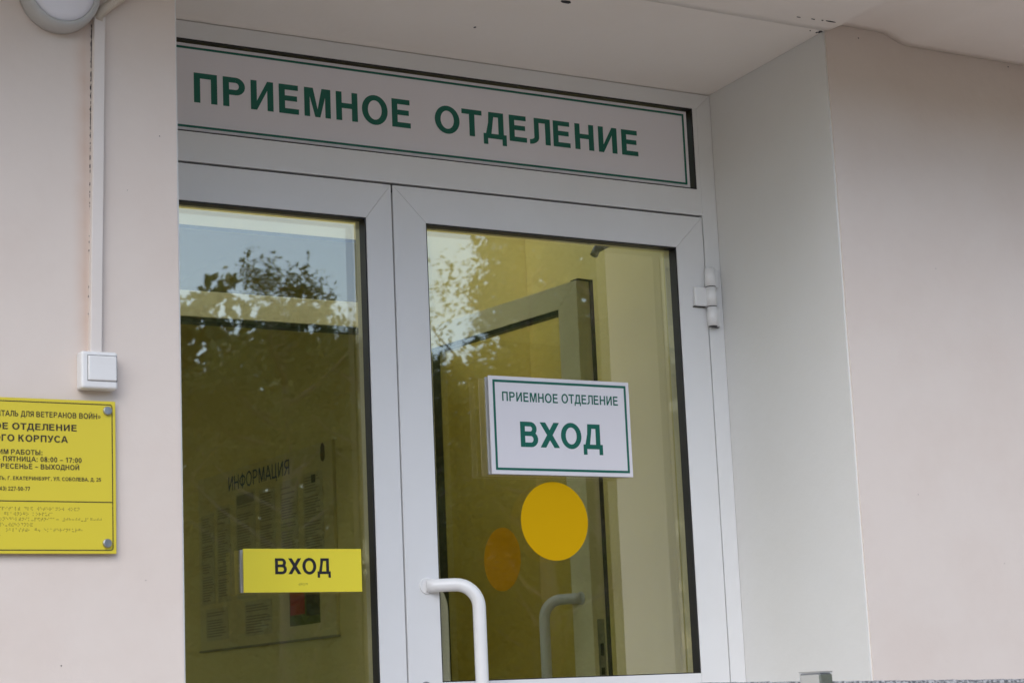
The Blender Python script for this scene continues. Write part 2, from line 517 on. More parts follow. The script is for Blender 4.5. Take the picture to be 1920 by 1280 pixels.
bld = thing('hospital_building', 'pink plastered building front with a deep white doorway recess and flat canopy', 'building', (0, 0, -0.76))

def rough_edge_wall(name, x_edge, x_far, m):
    """wall slab whose arris at the doorway is hand plastered, so it wanders by a millimetre or two"""
    bm = BM()
    n = 60
    z0, z1 = -0.9, 4.0
    sgn = 1 if x_far > x_edge else -1
    fr, bk, ff, fb = [], [], [], []
    for i in range(n + 1):
        z = z0 + (z1 - z0) * i / n
        j = 0.0016 * noise.noise((z * 3.1, x_edge * 7, 0.3)) + 0.0008 * noise.noise((z * 11, x_edge * 5, 1.3))
        fr.append(bm.verts.new((x_edge + j, W, z)))
        bk.append(bm.verts.new((x_edge, 0.12, z)))
        ff.append(bm.verts.new((x_far, W, z)))
        fb.append(bm.verts.new((x_far, 0.12, z)))
    for i in range(n):
        bm.faces.new((fr[i], ff[i], ff[i + 1], fr[i + 1]))
        bm.faces.new((bk[i], fr[i], fr[i + 1], bk[i + 1]))
        bm.faces.new((fb[i], bk[i], bk[i + 1], fb[i + 1]))
        bm.faces.new((ff[i], fb[i], fb[i + 1], ff[i + 1]))
    bm.faces.new((fr[0], bk[0], fb[0], ff[0]))
    bm.faces.new((fr[n], ff[n], fb[n], bk[n]))
    return obj(name, bm, m, bld)
rough_edge_wall('facade_wall', -0.753, -6.0, M['pink'])
rough_edge_wall('facade_wall', 0.994, 6.0, M['pink'])
bm = BM(); box(bm, -0.765, -0.749, W + 0.004, 0.12, -0.6, 2.52)
obj('doorway_reveal', bm, M['white_plaster'], bld)
bm = BM(); box(bm, 0.989, 1.005, W + 0.004, 0.12, -0.6, 2.52)
obj('doorway_reveal', bm, M['white_plaster'], bld)
# soffit of the recess rises a little towards the outside
bm = BM()
a = [(-0.748, W - 0.0004, 2.491), (0.988, W - 0.0004, 2.491), (0.988, 0.12, 2.458), (-0.748, 0.12, 2.458)]
lo = [bm.verts.new(p) for p in a]
hi = [bm.verts.new((p[0], p[1], 2.53)) for p in a]
bm.faces.new(lo); bm.faces.new(hi[::-1])
for i in range(4):
    j = (i + 1) % 4
    bm.faces.new((lo[j], lo[i], hi[i], hi[j]))
obj('doorway_soffit', bm, M['ceiling'], bld)
bm = BM(); box(bm, -0.752, 0.993, W + 0.001, 0.12, 2.532, 4.0)
obj('lintel', bm, M['pink'], bld)

# canopy slab with a hand plastered underside: lower on the right of x = 1.26
CAN = -1.20
def under(x, y):
    z = 2.492
    s = lambda t: max(0.0, min(1.0, t)) ** 2 * (3 - 2 * max(0.0, min(1.0, t)))
    z += 0.022 * s((x - 0.99) / 0.06) * (1 - s((x - 1.17) / 0.09))
    z -= 0.003 * s((x - 1.17) / 0.09)
    k = s((W - y) / 0.12)
    z -= 0.001 * (1 - k)
    z += k * 0.0022 * noise.noise((x * 2.3, y * 2.3, 0.0)) + k * 0.001 * noise.noise((x * 9, y * 9, 4.0))
    return z
bm = BM()
xs = [-4.0 + 0.2 * i for i in range(24)] + [0.8 + 0.02 * i for i in range(40)] + [1.6 + 0.2 * i for i in range(18)]
ys = [W - 0.0005 - 0.03 * i for i in range(10)] + [W - 0.32 - 0.08 * i for i in range(4)] + [CAN]
g = [[bm.verts.new((x, y, under(x, y))) for y in ys] for x in xs]
for i in range(len(xs) - 1):
    for j in range(len(ys) - 1):
        f = bm.faces.new((g[i][j], g[i + 1][j], g[i + 1][j + 1], g[i][j + 1]))
        f.smooth = True
top = [bm.verts.new((xs[0], ys[0], 2.75)), bm.verts.new((xs[-1], ys[0], 2.75)), bm.verts.new((xs[-1], ys[-1], 2.75)), bm.verts.new((xs[0], ys[-1], 2.75))]
bm.faces.new(top)
bm.faces.new([g[i][0] for i in range(len(xs))] + [top[1], top[0]])
bm.faces.new([g[i][-1] for i in range(len(xs))][::-1] + [top[3], top[2]])
bm.faces.new([g[0][j] for j in range(len(ys))][::-1] + [top[0], top[3]])
bm.faces.new([g[-1][j] for j in range(len(ys))] + [top[2], top[1]])
obj('canopy', bm, M['ceiling'], bld)
# short open cracks and chipped spots in the plaster of the canopy
bm = BM()
def chip(x, y, z, lx, ly):
    n = 7
    p = [bm.verts.new((x + lx * math.cos(2 * math.pi * k / n) * random.uniform(.7, 1.1), y + ly * math.sin(2 * math.pi * k / n) * random.uniform(.7, 1.1), z - 0.0012)) for k in range(n)]
    q = [bm.verts.new((v.co.x, v.co.y, z + 0.002)) for v in p]
    bm.faces.new(p[::-1]); bm.faces.new(q)
    for k in range(n):
        bm.faces.new((p[k], p[(k + 1) % n], q[(k + 1) % n], q[k]))
for x0, x1, w in ((0.852, 0.868, .0016), (0.898, 0.912, .0018), (0.928, 0.936, .0022), (0.941, 0.973, .0026)):
    chip((x0 + x1) / 2, -0.553 - 0.06 * ((x0 + x1) / 2 - 0.91), under((x0 + x1) / 2, -0.553), (x1 - x0) / 2, w)
for x, y, r in ((0.976, -0.478, .003), (0.982, -0.481, .0035), (0.979, -0.487, .004), (0.984, -0.486, .003), (0.952, -0.482, .002), (0.137, -0.201, .004)):
    zz = 2.491 - (y - W) * (0.033 / 0.612)
    chip(x, y, zz, r, r * 1.3)
chip(0.262, -0.418, 2.4865, 0.018, 0.008)
def wall_chip(x, z, r):
    bm2 = bm
    n = 7
    p = [bm2.verts.new((x + r * math.cos(2 * math.pi * k / n) * random.uniform(.6, 1.1), W - 0.0008, z + r * math.sin(2 * math.pi * k / n) * random.uniform(.6, 1.1))) for k in range(n)]
    bm2.faces.new(p)
for x, z, r in ((-0.79, 2.02, .0014), (-1.00, 0.96, .0016), (1.10, 2.487, .0022), (1.62, 2.478, .0022), (-0.86, 1.90, .0009), (1.30, 1.9, .0012), (1.18, 1.32, .0011), (1.45, 1.15, .0013), (-0.83, 1.12, .001)):
    wall_chip(x, z, r)
obj('plaster_chip', bm, M['crack'], bld, kind='stuff')

bm = BM(); box(bm, -2.6, 2.6, -2.3, W - 0.003, -0.9, -0.03, 0.01)
obj('porch_slab', bm, M['concrete'], bld)
bm = BM(); box(bm, -2.7, 1.5, 0.121, 6.3, -0.9, -0.02)
obj('floor', bm, M['tile'], bld)
bm = BM(); box(bm, -0.745, 0.985, W + 0.002, 0.118, -0.9, -0.025)
obj('threshold', bm, M['concrete'], bld)
# ---- vestibule and corridor behind the door, with unseen side openings added to light the rooms
PY = 1.69
rw = M['room_wall']
bm = BM(); box(bm, 1.40, 1.5, 0.122, PY - 0.03, -0.02, 2.75)
obj('vestibule_wall', bm, rw, bld)
bm = BM()
box(bm, -1.0, -0.9, 0.122, PY - 0.03, -0.02, 0.75)
box(bm, -1.0, -0.9, 0.122, PY - 0.03, 2.35, 2.75)
box(bm, -1.0, -0.9, 0.122, 0.45, 0.75, 2.35)
box(bm, -1.0, -0.9, 1.5, PY - 0.03, 0.75, 2.35)
obj('vestibule_wall', bm, rw, bld)
bm = BM(); box(bm, 1.0, 1.5, PY - 0.028, 6.1, -0.02, 2.75)
obj('corridor_wall', bm, rw, bld)
bm = BM(); box(bm, -2.6, -0.755, PY - 0.028, PY + 0.06, -0.02, 2.75)
obj('corridor_wall', bm, rw, bld)
bm = BM(); box(bm, -0.755, 1.0, PY + 0.001, PY + 0.06, 2.462, 2.75)
obj('corridor_wall', bm, rw, bld)
bm = BM(); box(bm, -2.6, 1.5, 6.101, 6.2, -0.02, 2.75)
obj('corridor_wall', bm, rw, bld)
bm = BM()
box(bm, -2.7, -2.601, PY - 0.028, 6.2, -0.02, 0.8)
box(bm, -2.7, -2.601, PY - 0.028, 6.2, 2.4, 2.75)
box(bm, -2.7, -2.601, PY - 0.028, 2.6, 0.8, 2.4)
box(bm, -2.7, -2.601, 4.6, 6.2, 0.8, 2.4)
obj('corridor_wall', bm, rw, bld)
bm = BM()          # flat roof; unseen opening added over the vestibule to brighten the room
box(bm, -2.7, 1.5, 1.56, 6.3, 2.751, 2.9)
box(bm, -2.7, -0.75, 0.121, 1.559, 2.751, 2.9)
box(bm, 1.3, 1.5, 0.121, 1.559, 2.751, 2.9)
box(bm, -0.749, 1.299, 0.121, 0.45, 2.751, 2.9)
obj('room_ceiling', bm, M['room_ceiling'], bld)

# =================================================================== DOORS
G = 0.00035           # half the width of a mitre joint
def member(name, pts, y0, y1, parent, ws=True, m=None):
    bm = BM()
    prism(bm, pts, y0, y1, 0.0006)
    return obj(name, bm, m or M['pvc'], parent, ws)

def mitred(parent, outer, inner, y0, y1, names=('stile', 'rail'), ws=True, sides='LRTB'):
    """four profiles mitred at the corners; a hairline is left open at each mitre"""
    X0, X1, Z0, Z1 = outer
    x0, x1, z0, z1 = inner
    g = G
    if 'L' in sides: member(names[0], [(X0, Z0 + g), (x0, z0 + g), (x0, z1 - g), (X0, Z1 - g)], y0, y1, parent, ws)
    if 'R' in sides: member(names[0], [(x1, z0 + g), (X1, Z0 + g), (X1, Z1 - g), (x1, z1 - g)], y0, y1, parent, ws)
    if 'T' in sides: member(names[1], [(x0 + g, z1), (x1 - g, z1), (X1 - g, Z1), (X0 + g, Z1)], y0, y1, parent, ws)
    if 'B' in sides: member(names[1], [(X0 + g, Z0), (X1 - g, Z0), (x1 - g, z0), (x0 + g, z0)], y0, y1, parent, ws)

def glazed(parent, r, y, mglass, ws=True, thick=0.024):
    """black gasket lining the recess and the pane sitting in it"""
    x0, x1, z0, z1 = r
    bm = BM()
    ring(bm, (x0 - 0.001, x1 + 0.001, z0 - 0.001, z1 + 0.001), (x0 + 0.0035, x1 - 0.0035, z0 + 0.0025, z1 - 0.0035), y + 0.003, y + 0.0318)
    obj('gasket', bm, M['gasket'], parent, ws)
    bm = BM()
    box(bm, x0 + 0.0005, x1 - 0.0005, y + 0.032, y + 0.032 + thick, z0 + 0.0005, z1 - 0.0005)
    obj('glass_pane', bm, mglass, parent, ws)

# ---- fixed outer frame with the transom light
fr = thing('door_frame', 'white door frame set in the recess with transom light over both doors', 'door frame', (0.12, 0.03, -0.02))
mitred(fr, (-0.748, 0.988, -0.015, 2.462), (-0.690, 0.9405, -0.0145, 2.42), 0.0, 0.075, ('jamb', 'head'), sides='LR')
member('head', [(-0.690 + .0005, 2.42), (0.9405 - .0005, 2.42), (0.988, 2.4622), (-0.748, 2.4622)], 0.0, 0.075, fr)
member('mullion', [(-0.6895, 2.1225), (0.9400, 2.1225), (0.9400, 2.194), (-0.6895, 2.194)], 0.0, 0.075, fr)
member('jamb_trim', [(0.9285, 2.1942), (0.9400, 2.1942), (0.9400, 2.4198), (0.9285, 2.4198)], 0.0, 0.075, fr)
glazed(fr, (-0.689, 0.928, 2.1945, 2.4195), 0.0, M['glass'])
bm = BM()
box(bm, -0.6895, 0.9385, 0.012, 0.030, 2.1172, 2.1222)
obj('seal', bm, M['groove'], fr)

def pull_handle(parent, bx, z0, z1, out, side, y=0.0, ws=True):
    """offset tube handle: leaves the stile, swings aside and turns down"""
    pts = []
    rb = 0.055
    foot = Vector((bx, y, z1))
    knee = Vector((bx + side, y - out, z1))
    d = (knee - foot).normalized()
    pts.append(foot); pts.append(foot + d * 0.02)
    a0 = knee - d * rb
    for k in range(9):
        a = R(90 * k / 8)
        pts.append(a0 + d * (rb * math.sin(a)) + Vector((0, 0, -1)) * (rb * (1 - math.cos(a))))
    k2 = Vector((bx + side, y - out, z0))
    a1 = k2 - d * rb
    for k in range(9):
        a = R(90 * k / 8)
        pts.append(a1 + d * (rb * math.cos(a)) + Vector((0, 0, 1)) * (rb * (1 - math.sin(a))))
    f2 = Vector((bx, y, z0))
    pts.append(f2 + d * 0.02); pts.append(f2)
    bm = BM()
    tube(bm, pts, 0.0158, 20)
    h = obj('handle', bm, M['handle'], parent, ws)
    bm = BM()
    for zz in (z0, z1):
        s = 1 if out > 0 else -1
        lathe_y(bm, bx, zz, [(0.0, y - s * .0035), (0.0185, y - s * .0035), (0.0195, y - s * .002), (0.0195, y + s * .001)], 24, False)
    obj('rose', bm, M['handle'], h, ws)
    return h

def leaf(parent, x0, x1, zb, zt, xi0, xi1, zrail, zit, mglass, ws=True, th=0.06):
    mitred(parent, (x0, x1, zb, zt), (xi0, xi1, zb + 0.11, zit), 0.0, th, ws=ws)
    member('rail', [(xi0 + .0006, zrail - 0.09), (xi1 - .0006, zrail - 0.09), (xi1 - .0006, zrail), (xi0 + .0006, zrail)], 0.0005, th, parent, ws)
    glazed(parent, (xi0, xi1, zrail, zit), 0.0, mglass, ws)
    bm = BM(); box(bm, xi0 + .0005, xi1 - .0005, 0.02, 0.044, zb + 0.1105, zrail - 0.0905)
    obj('lower_panel', bm, M['pvc'], parent, ws)

ld = thing('door', 'narrow fixed white glazed door leaf left of the seam bearing the small yellow sign', 'door', (-0.34, 0, 0))
leaf(ld, -0.686, -0.0025, 0.0, 2.1165, -0.612, -0.0725, 0.905, 2.0285, M['glass'])
bm = BM(); box(bm, -0.0022, 0.0012, 0.011, 0.05, 0.0, 2.108)
obj('seal', bm, M['groove'], ld)
bm = BM(); box(bm, -0.0024, 0.0014, 0.002, 0.0105, 2.098, 2.1165)
obj('seal_end', bm, M['gasket'], ld)

rd = thing('door', 'wide white glazed door leaf with tube handle, hinged at the right jamb', 'door', (0.47, 0, 0))
leaf(rd, 0.0022, 0.9365, 0.0, 2.1165, 0.092, 0.848, 0.912, 2.0285, M['glass'])
pull_handle(rd, 0.058, 0.64, 1.139, 0.062, 0.106)
pull_handle(rd, 0.058, 0.64, 1.139, -0.062, 0.106, y=0.06)
bm = BM()
lathe_y(bm, 0.046, 0.905, [(0.0, -0.0075), (0.0085, -0.0075), (0.010, -0.006), (0.0105, 0.0004)], 24, False)
box(bm, 0.036, 0.056, -0.005, 0.0004, 0.84, 0.905, 0.002)
lk = obj('lock_cover', bm, M['metal'], rd)
bm = BM(); lathe_y(bm, 0.046, 0.907, [(0.0, -0.0085), (0.0035, -0.0085), (0.004, -0.007)], 12, False)
obj('keyhole', bm, M['gasket'], lk)

# three-knuckle hinges at the right jamb
def hinge(zt):
    bm = BM()
    for a, b in ((0, -.0495), (-.0520, -.1030), (-.1055, -.156)):
        tube(bm, [(0.9415, -0.0145, zt + a), (0.9415, -0.0145, zt + b)], 0.0145, 24)
    box(bm, 0.9415, 0.9695, -0.013, -0.0003, zt - .0500, zt - .001, 0.002)
    box(bm, 0.9415, 0.9695, -0.013, -0.0003, zt - .156, zt - .106, 0.002)
    box(bm, 0.892, 0.9415, -0.012, -0.0003, zt - .1030, zt - .052, 0.002)
    h = obj('hinge', bm, M['handle'], rd)
    bm = BM()
    for zz in (-.0507, -.1042):
        tube(bm, [(0.9415, -0.0145, zt + zz - .0012), (0.9415, -0.0145, zt + zz + .0012)], 0.0139, 20)
    tube(bm, [(0.9415, -0.0145, zt - .1575), (0.9415, -0.0145, zt - .156)], 0.0115, 20)
    box(bm, 0.889, 0.926, -0.0085, -0.0001, zt - .1052, zt - .1034)
    box(bm, 0.947, 0.967, -0.009, -0.0002, zt - .1578, zt - .1564)
    obj('hinge_gap', bm, M['gasket'], h)
hinge(1.974); hinge(0.35)

# arm of a door closer on the room side, seen through the top of the pane
bm = BM(); box(bm, 0.60, 0.86, 0.0625, 0.12, 2.05, 2.105, 0.004)
dc = obj('door_closer', bm, M['pvc'], rd)
bm = BM()
tube(bm, [(0.83, 0.16, 2.085), (0.74, 0.16, 2.062), (0.70, 0.16, 2.046), (0.69, 0.16, 2.028)], [.006, .007, .011, .011], 12)
tube(bm, [(0.83, 0.16, 2.085), (0.80, 0.09, 2.085)], .007, 10)
obj('closer_arm', bm, M['metal'], dc)

# ---- inner frame and leaves of the vestibule
fi = thing('door_frame', 'inner white door frame seen through the glass at the back of the vestibule', 'door frame', (0.12, PY, -0.02))
mitred(fi, (-0.753, 0.998, -0.015, 2.455), (-0.70, 0.945, -0.0145, 2.405), PY - 0.05, PY, ('jamb', 'head'), sides='LR')
for c in fi.children:
    c.data.materials[0] = M['pvc_cream']
member('head', [(-0.70, 2.405), (0.945, 2.405), (0.998, 2.4552), (-0.753, 2.4552)], PY - 0.05, PY, fi, m=M['pvc_cream'])
member('mullion', [(-0.6995, 2.108), (0.9445, 2.108), (0.9445, 2.192), (-0.6995, 2.192)], PY - 0.05, PY, fi, m=M['pvc_cream'])
bm = BM(); box(bm, -0.6995, 0.9445, PY - 0.040, PY - 0.004, 2.090, 2.1078)
obj('seal', bm, M['gasket'], fi)
glazed(fi, (-0.6995, 0.9445, 2.1925, 2.4045), PY - 0.05, M['glass_in'])

ang = math.atan2(-0.905, 0.072)
il = thing('door', 'inner glazed door standing open inside the vestibule, orange disc on its glass', 'door', (0.937, PY - 0.055, 0.0), ang)
leaf(il, 0.0, 0.895, 0.0, 2.103, 0.09, 0.80, 0.90, 2.03, M['glass_in'], ws=False)
for c in il.children:
    if c.name.split('.')[0] in ('stile', 'rail'):
        c.data.materials[0] = M['pvc_cream']
bm = BM(); box(bm, 0.0895, 0.8005, 0.006, 0.0315, 2.0165, 2.0302)
obj('glazing_seal', bm, M['gasket'], il, False)
bm = BM(); box(bm, 0.896, 0.9, 0.048, 0.0605, 0.0, 2.104)
box(bm, 0.862, 0.9, 0.004, 0.0605, 2.104, 2.108)
obj('gasket', bm, M['gasket'], il, False)
bm = BM(); box(bm, 0.8952, 0.8972, 0.016, 0.040, 0.90, 1.09)
lp = obj('lock_plate', bm, M['metal'], il, False)
bm = BM(); box(bm, 0.8974, 0.8982, 0.022, 0.034, 0.985, 1.02); box(bm, 0.8974, 0.8982, 0.022, 0.034, 0.93, 0.95)
obj('latch', bm, M['gasket'], lp, False)
pull_handle(il, 0.845, 0.65, 1.155, 0.065, -0.10, ws=False)
bm = BM()
lathe_y(bm, 0.405, 1.306, [(0.0, 0.0304), (0.0995, 0.0304), (0.0995, 0.0316)], 64, False)
tag(obj('sticker', bm, M['orange'], None), 'small looking orange disc seen deeper inside on the open inner door glass', 'sticker')
_s = bpy.data.objects['sticker']
_s.matrix_world = root_matrix(il)
bm = BM()
box(bm, 0.02, 0.12, 0.0605, 0.10, 2.03, 2.09, 0.004)
obj('door_closer', bm, M['pvc'], il, False)

il2 = thing('door', 'closed inner door leaf at the left back of the vestibule', 'door', (-0.30, PY - 0.048, 0.0))
leaf(il2, -0.39, 0.28, 0.0, 2.086, -0.31, 0.20, 0.90, 2.01, M['glass_in'], ws=False, th=0.045)

# =================================================================== SIGNS
# ---- long transom sign
s = thing('sign', 'long white sign over the doors with green border reading ПРИЕМНОЕ ОТДЕЛЕНИЕ', 'sign', (0.12, 0.014, 2.2))
bm = BM(); box(bm, -0.683, 0.915, 0.0125, 0.0155, 2.2005, 2.4125, 0.0006)
obj('panel', bm, M['sign_white'], s)
bm = BM(); ring(bm, (-0.676, 0.9055, 2.2075, 2.4045), (-0.6705, 0.8995, 2.213, 2.399), 0.0119, 0.0126)
obj('border', bm, M['green'], s)
for args in (('ПРИЕМНОЕ', -0.508, 0.066, 2.270, 0.0725, 0.0121), ('ОТДЕЛЕНИЕ', 0.135, 0.750, 2.270, 0.0695, 0.0121)):
    bm = BM()
    add_text(bm, *args)
    obj('lettering', bm, M['green'], s, normals=False)

# ---- white entrance sign on the right door
s = thing('sign', 'white sign with green border on the right door reading ПРИЕМНОЕ ОТДЕЛЕНИЕ ВХОД', 'sign', (0.465, 0.02, 1.41))
bm = BM(); box(bm, 0.2555, 0.6735, 0.0060, 0.0100, 1.412, 1.657, 0.0006)
obj('panel', bm, M['sign_white'], s)
bm = BM(); box(bm, 0.2580, 0.6710, 0.0255, 0.0312, 1.413, 1.656, 0.0006)
obj('backing', bm, M['acrylic'], s)
for zz in (1.45, 1.60):
    bm = BM()
    box(bm, 0.266, 0.66, 0.0101, 0.0254, zz, zz + 0.022)
    obj('mounting_tape', bm, M['plastic'], s)
bm = BM(); ring(bm, (0.2665, 0.6635, 1.4220, 1.6475), (0.2725, 0.6575, 1.4280, 1.6415), 0.0054, 0.0061)
obj('border', bm, M['green'], s)
for args in (('ПРИЕМНОЕ', 0.2925, 0.4555, 1.5945, 0.0235, 0.0056, 0.19), ('ОТДЕЛЕНИЕ', 0.4665, 0.6375, 1.5955, 0.0235, 0.0056, 0.19), ('ВХОД', 0.3410, 0.5845, 1.4810, 0.0635, 0.0056, 0.215)):
    bm = BM()
    add_text(bm, *args)
    obj('lettering', bm, M['green'], s, normals=False)

# ---- small yellow entrance sign on the left door
s = thing('sign', 'small yellow sign on the left door reading ВХОД in black', 'sign', (-0.26, 0.02, 1.127))
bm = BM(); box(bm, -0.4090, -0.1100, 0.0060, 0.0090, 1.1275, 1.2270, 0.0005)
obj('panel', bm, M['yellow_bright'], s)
bm = BM(); box(bm, -0.4075, -0.1115, 0.0262, 0.0312, 1.1285, 1.2260, 0.0005)
obj('backing', bm, M['acrylic'], s)
for x in (-0.39, -0.16):
    bm = BM()
    box(bm, x, x + 0.03, 0.0091, 0.0261, 1.14, 1.215)
    obj('mounting_tape', bm, M['plastic'], s)
bm = BM()
add_text(bm, 'ВХОД', -0.3310, -0.1905, 1.1688, 0.0365, 0.0056, 0.205)
obj('lettering', bm, M['ink'], s, normals=False)

BR = {'а': '1', 'б': '12', 'в': '2456', 'г': '1245', 'д': '145', 'е': '15', 'ж': '245', 'з': '1356', 'и': '24', 'й': '12346', 'к': '13', 'л': '123', 'м': '134', 'н': '1345',
      'о': '135', 'п': '1234', 'р': '1235', 'с': '234', 'т': '2345', 'у': '136', 'ф': '124', 'х': '125', 'ц': '14', 'ч': '12345', 'ы': '2346', 'ь': '23456', 'я': '1246',
      '#': '3456', '1': '1', '2': '12', '3': '14', '4': '145', '5': '15', '7': '1245', '8': '125', '0': '245', '-': '36', ':': '25', ',': '2', '.': '256', ' ': ''}
def braille(bm, s, xr, zt, y, cell=0.0061, dot=0.0024, r=0.0009, xmin=-9):
    x = xr - len(s) * cell
    for ch in s:
        for d in BR[ch]:
            d = int(d) - 1
            px, pz = x + (d // 3) * dot, zt - (d % 3) * dot
            if px < xmin:
                continue
            a = [bm.verts.new((px + r * math.cos(R(60 * k)), y, pz + r * math.sin(R(60 * k)))) for k in range(6)]
            t = bm.verts.new((px, y - 0.0006, pz))
            for k in range(6):
                bm.faces.new((a[k], a[(k + 1) % 6], t))
        x += cell
bm = BM()
braille(bm, 'вход', -0.2475, 1.1475, 0.0059)
obj('braille', bm, M['braille'], s)

# ---- yellow information plaque on the wall
s = thing('plaque', 'yellow hospital plaque with opening hours and braille screwed to the left wall', 'plaque', (-1.095, W, 1.17))
PF = W - 0.012
bm = BM(); box(bm, -1.297, -0.8930, PF, PF + 0.004, 1.1705, 1.4675, 0.0006)
obj('panel', bm, M['yellow'], s)
bm = BM(); ring(bm, (-1.2905, -0.8993, 1.1765, 1.4615), (-1.2888, -0.9010, 1.1782, 1.4598), PF - 0.0005, PF + 0.0002, 0.006)
obj('border', bm, M['print_black'], s)
bm = BM(); box(bm, -1.2889, -0.9009, PF - 0.0005, PF + 0.0002, 1.2690, 1.2708)
obj('divider', bm, M['print_black'], s)
yy = PF - 0.0004
def line(left, right, u0, u1, v, cap, wt=0.20):
    bm = BM()
    k = add_text(bm, right, u0, u1, v, cap, yy, wt)
    add_text(bm, left, None, u0 - (0.52 if left.endswith(' ') else 0.16) * cap * k, v, cap, yy, wt, ratio=k)
    obj('lettering', bm, M['print_black'], s, normals=False)
line('«ГОСПИ', 'ТАЛЬ ДЛЯ ВЕТЕРАНОВ ВОЙН»', -1.1195, -0.9235, 1.4315, 0.0108, 0.19)
line('ПРИЕМНОЕ ', 'ОТДЕЛЕНИЕ', -1.0985, -0.9715, 1.4062, 0.0127, 0.215)
line('ГЛАВНОГО ', 'КОРПУСА', -1.0865, -0.9890, 1.3835, 0.0130, 0.215)
line('РЕЖИМ ', 'РАБОТЫ:', -1.1005, -1.0395, 1.3583, 0.0098)
line('ПОНЕДЕЛЬНИК – ', 'ПЯТНИЦА: 08:00 – 17:00', -1.1160, -0.9620, 1.3452, 0.0098)
line('СУББОТА, ВОСКРЕСЕНЬЕ – ', 'ВЫХОДНОЙ', -1.0430, -0.9670, 1.3312, 0.0098)
line('СВЕРДЛОВСКАЯ ОБЛАСТЬ, Г. ', 'ЕКАТЕРИНБУРГ, УЛ. СОБОЛЕВА, Д. 25', -1.0965, -0.9235, 1.3098, 0.0071, 0.20)
line('(343) ', '227-50-77', -1.1060, -1.0640, 1.2895, 0.0076, 0.20)
bm = BM()
for txt, xr, zt in (('госпиталь для ветеранов войн', -0.964, 1.2580), ('отделение главного корпуса', -1.015, 1.2478), ('понедельник-пятница: #08:00-#17:00', -0.920, 1.2380),
                    ('воскресенье-выходной', -1.056, 1.2276), ('область, г. екатеринбург, ', -0.950, 1.2176), ('соболева д. #25', -1.118, 1.2072)):
    braille(bm, txt, xr, zt, PF - 0.0001, xmin=-1.285)
obj('braille', bm, M['braille'], s)
for bx, bz in ((-0.9100, 1.4485), (-0.9125, 1.1905), (-1.280, 1.4485), (-1.280, 1.1905)):
    bm = BM()
    lathe_y(bm, bx, bz, [(0.0, PF - 0.0062), (0.0072, PF - 0.0062), (0.0085, PF - 0.005), (0.0088, PF - 0.0002)], 28, False)
    obj('bolt_cap', bm, M['metal'], s)
    bm = BM()
    tube(bm, [(bx, PF + 0.0042, bz), (bx, W, bz)], 0.006, 12)
    obj('standoff', bm, M['metal'], s)

# ---- round film marks on the glass
bm = BM()
lathe_y(bm, 0.4455, 1.300, [(0.0, 0.0306), (0.0985, 0.0306), (0.0985, 0.0318)], 72, False)
tag(obj('sticker', bm, M['amber']), 'large bright yellow disc on the right door glass under the white sign', 'sticker')

# =================================================================== WALL FITTINGS
t = thing('cable_trunking', 'narrow painted cable trunking running up the left wall to the lamp', 'cable trunking', (-0.93, W, 1.56))
bm = BM()
n = 24
rows = []
for i in range(n + 1):
    k = i / n
    z = 1.5625 + (2.252 - 1.5625) * k
    xc = -0.9320 + 0.0125 * k + 0.0006 * noise.noise((z * 6, 0, 0))
    rows.append([bm.verts.new(p) for p in ((xc - 0.0118, W + 0.001, z), (xc - 0.0118, W - 0.013, z), (xc - 0.0105, W - 0.0148, z), (xc + 0.0105, W - 0.0148, z), (xc + 0.0118, W - 0.013, z), (xc + 0.0118, W + 0.001, z))])
for a, b in zip(rows, rows[1:]):
    for k in range(5):
        bm.faces.new((a[k], a[k + 1], b[k + 1], b[k]))
bm.faces.new(rows[0]); bm.faces.new(rows[-1][::-1])
obj('channel', bm, M['trunking'], t)
# broken line of dark gap where the plaster has pulled away from the trunking
bm = BM()
for i in range(330):
    z = 1.62 + 0.625 * i / 330
    k = (z - 1.5625) / 0.69
    a = 0.6 * noise.noise((z * 14, 3.0, 0)) + 0.7 * noise.noise((z * 110, 9.0, 0)) + 0.45 * noise.noise((z * 300, 5.0, 0)) + 0.55 * (k - 0.62)
    if a < 0.0:
        continue
    w = min(0.0024, 0.0005 + 0.0032 * a)
    xc = -0.9320 + 0.0125 * k - 0.0120
    box(bm, xc - w, xc + 0.0004, W - 0.0012, W + 0.0005, z, z + 0.00195)
obj('dark_gap', bm, M['crack'], t, kind='stuff')

bm = BM()
pts, rads = [], []
P = [Vector((-0.9215, W - 0.009, 2.245)), Vector((-0.916, W - 0.010, 2.262)), Vector((-0.893, W - 0.013, 2.284)), Vector((-0.865, W - 0.015, 2.31)), Vector((-0.84, W - 0.015, 2.36)), Vector((-0.84, W - 0.015, 2.485))]
N = 180
for i in range(N):
    f = i / (N - 1) * (len(P) - 1)
    k = min(int(f), len(P) - 2)
    u = f - k
    p0, p1, p2, p3 = P[max(k - 1, 0)], P[k], P[k + 1], P[min(k + 2, len(P) - 1)]
    p = 0.5 * ((2 * p1) + (p2 - p0) * u + (2 * p0 - 5 * p1 + 4 * p2 - p3) * u * u + (3 * p1 - p0 - 3 * p2 + p3) * u ** 3)
    pts.append(p); rads.append(0.0105 if i % 4 < 2 else 0.0088)
tube(bm, pts, rads, 14)
tag(obj('cable_hose', bm, M['hose']), 'beige corrugated cable hose leaving the top of the trunking beside the lamp', 'cable hose')

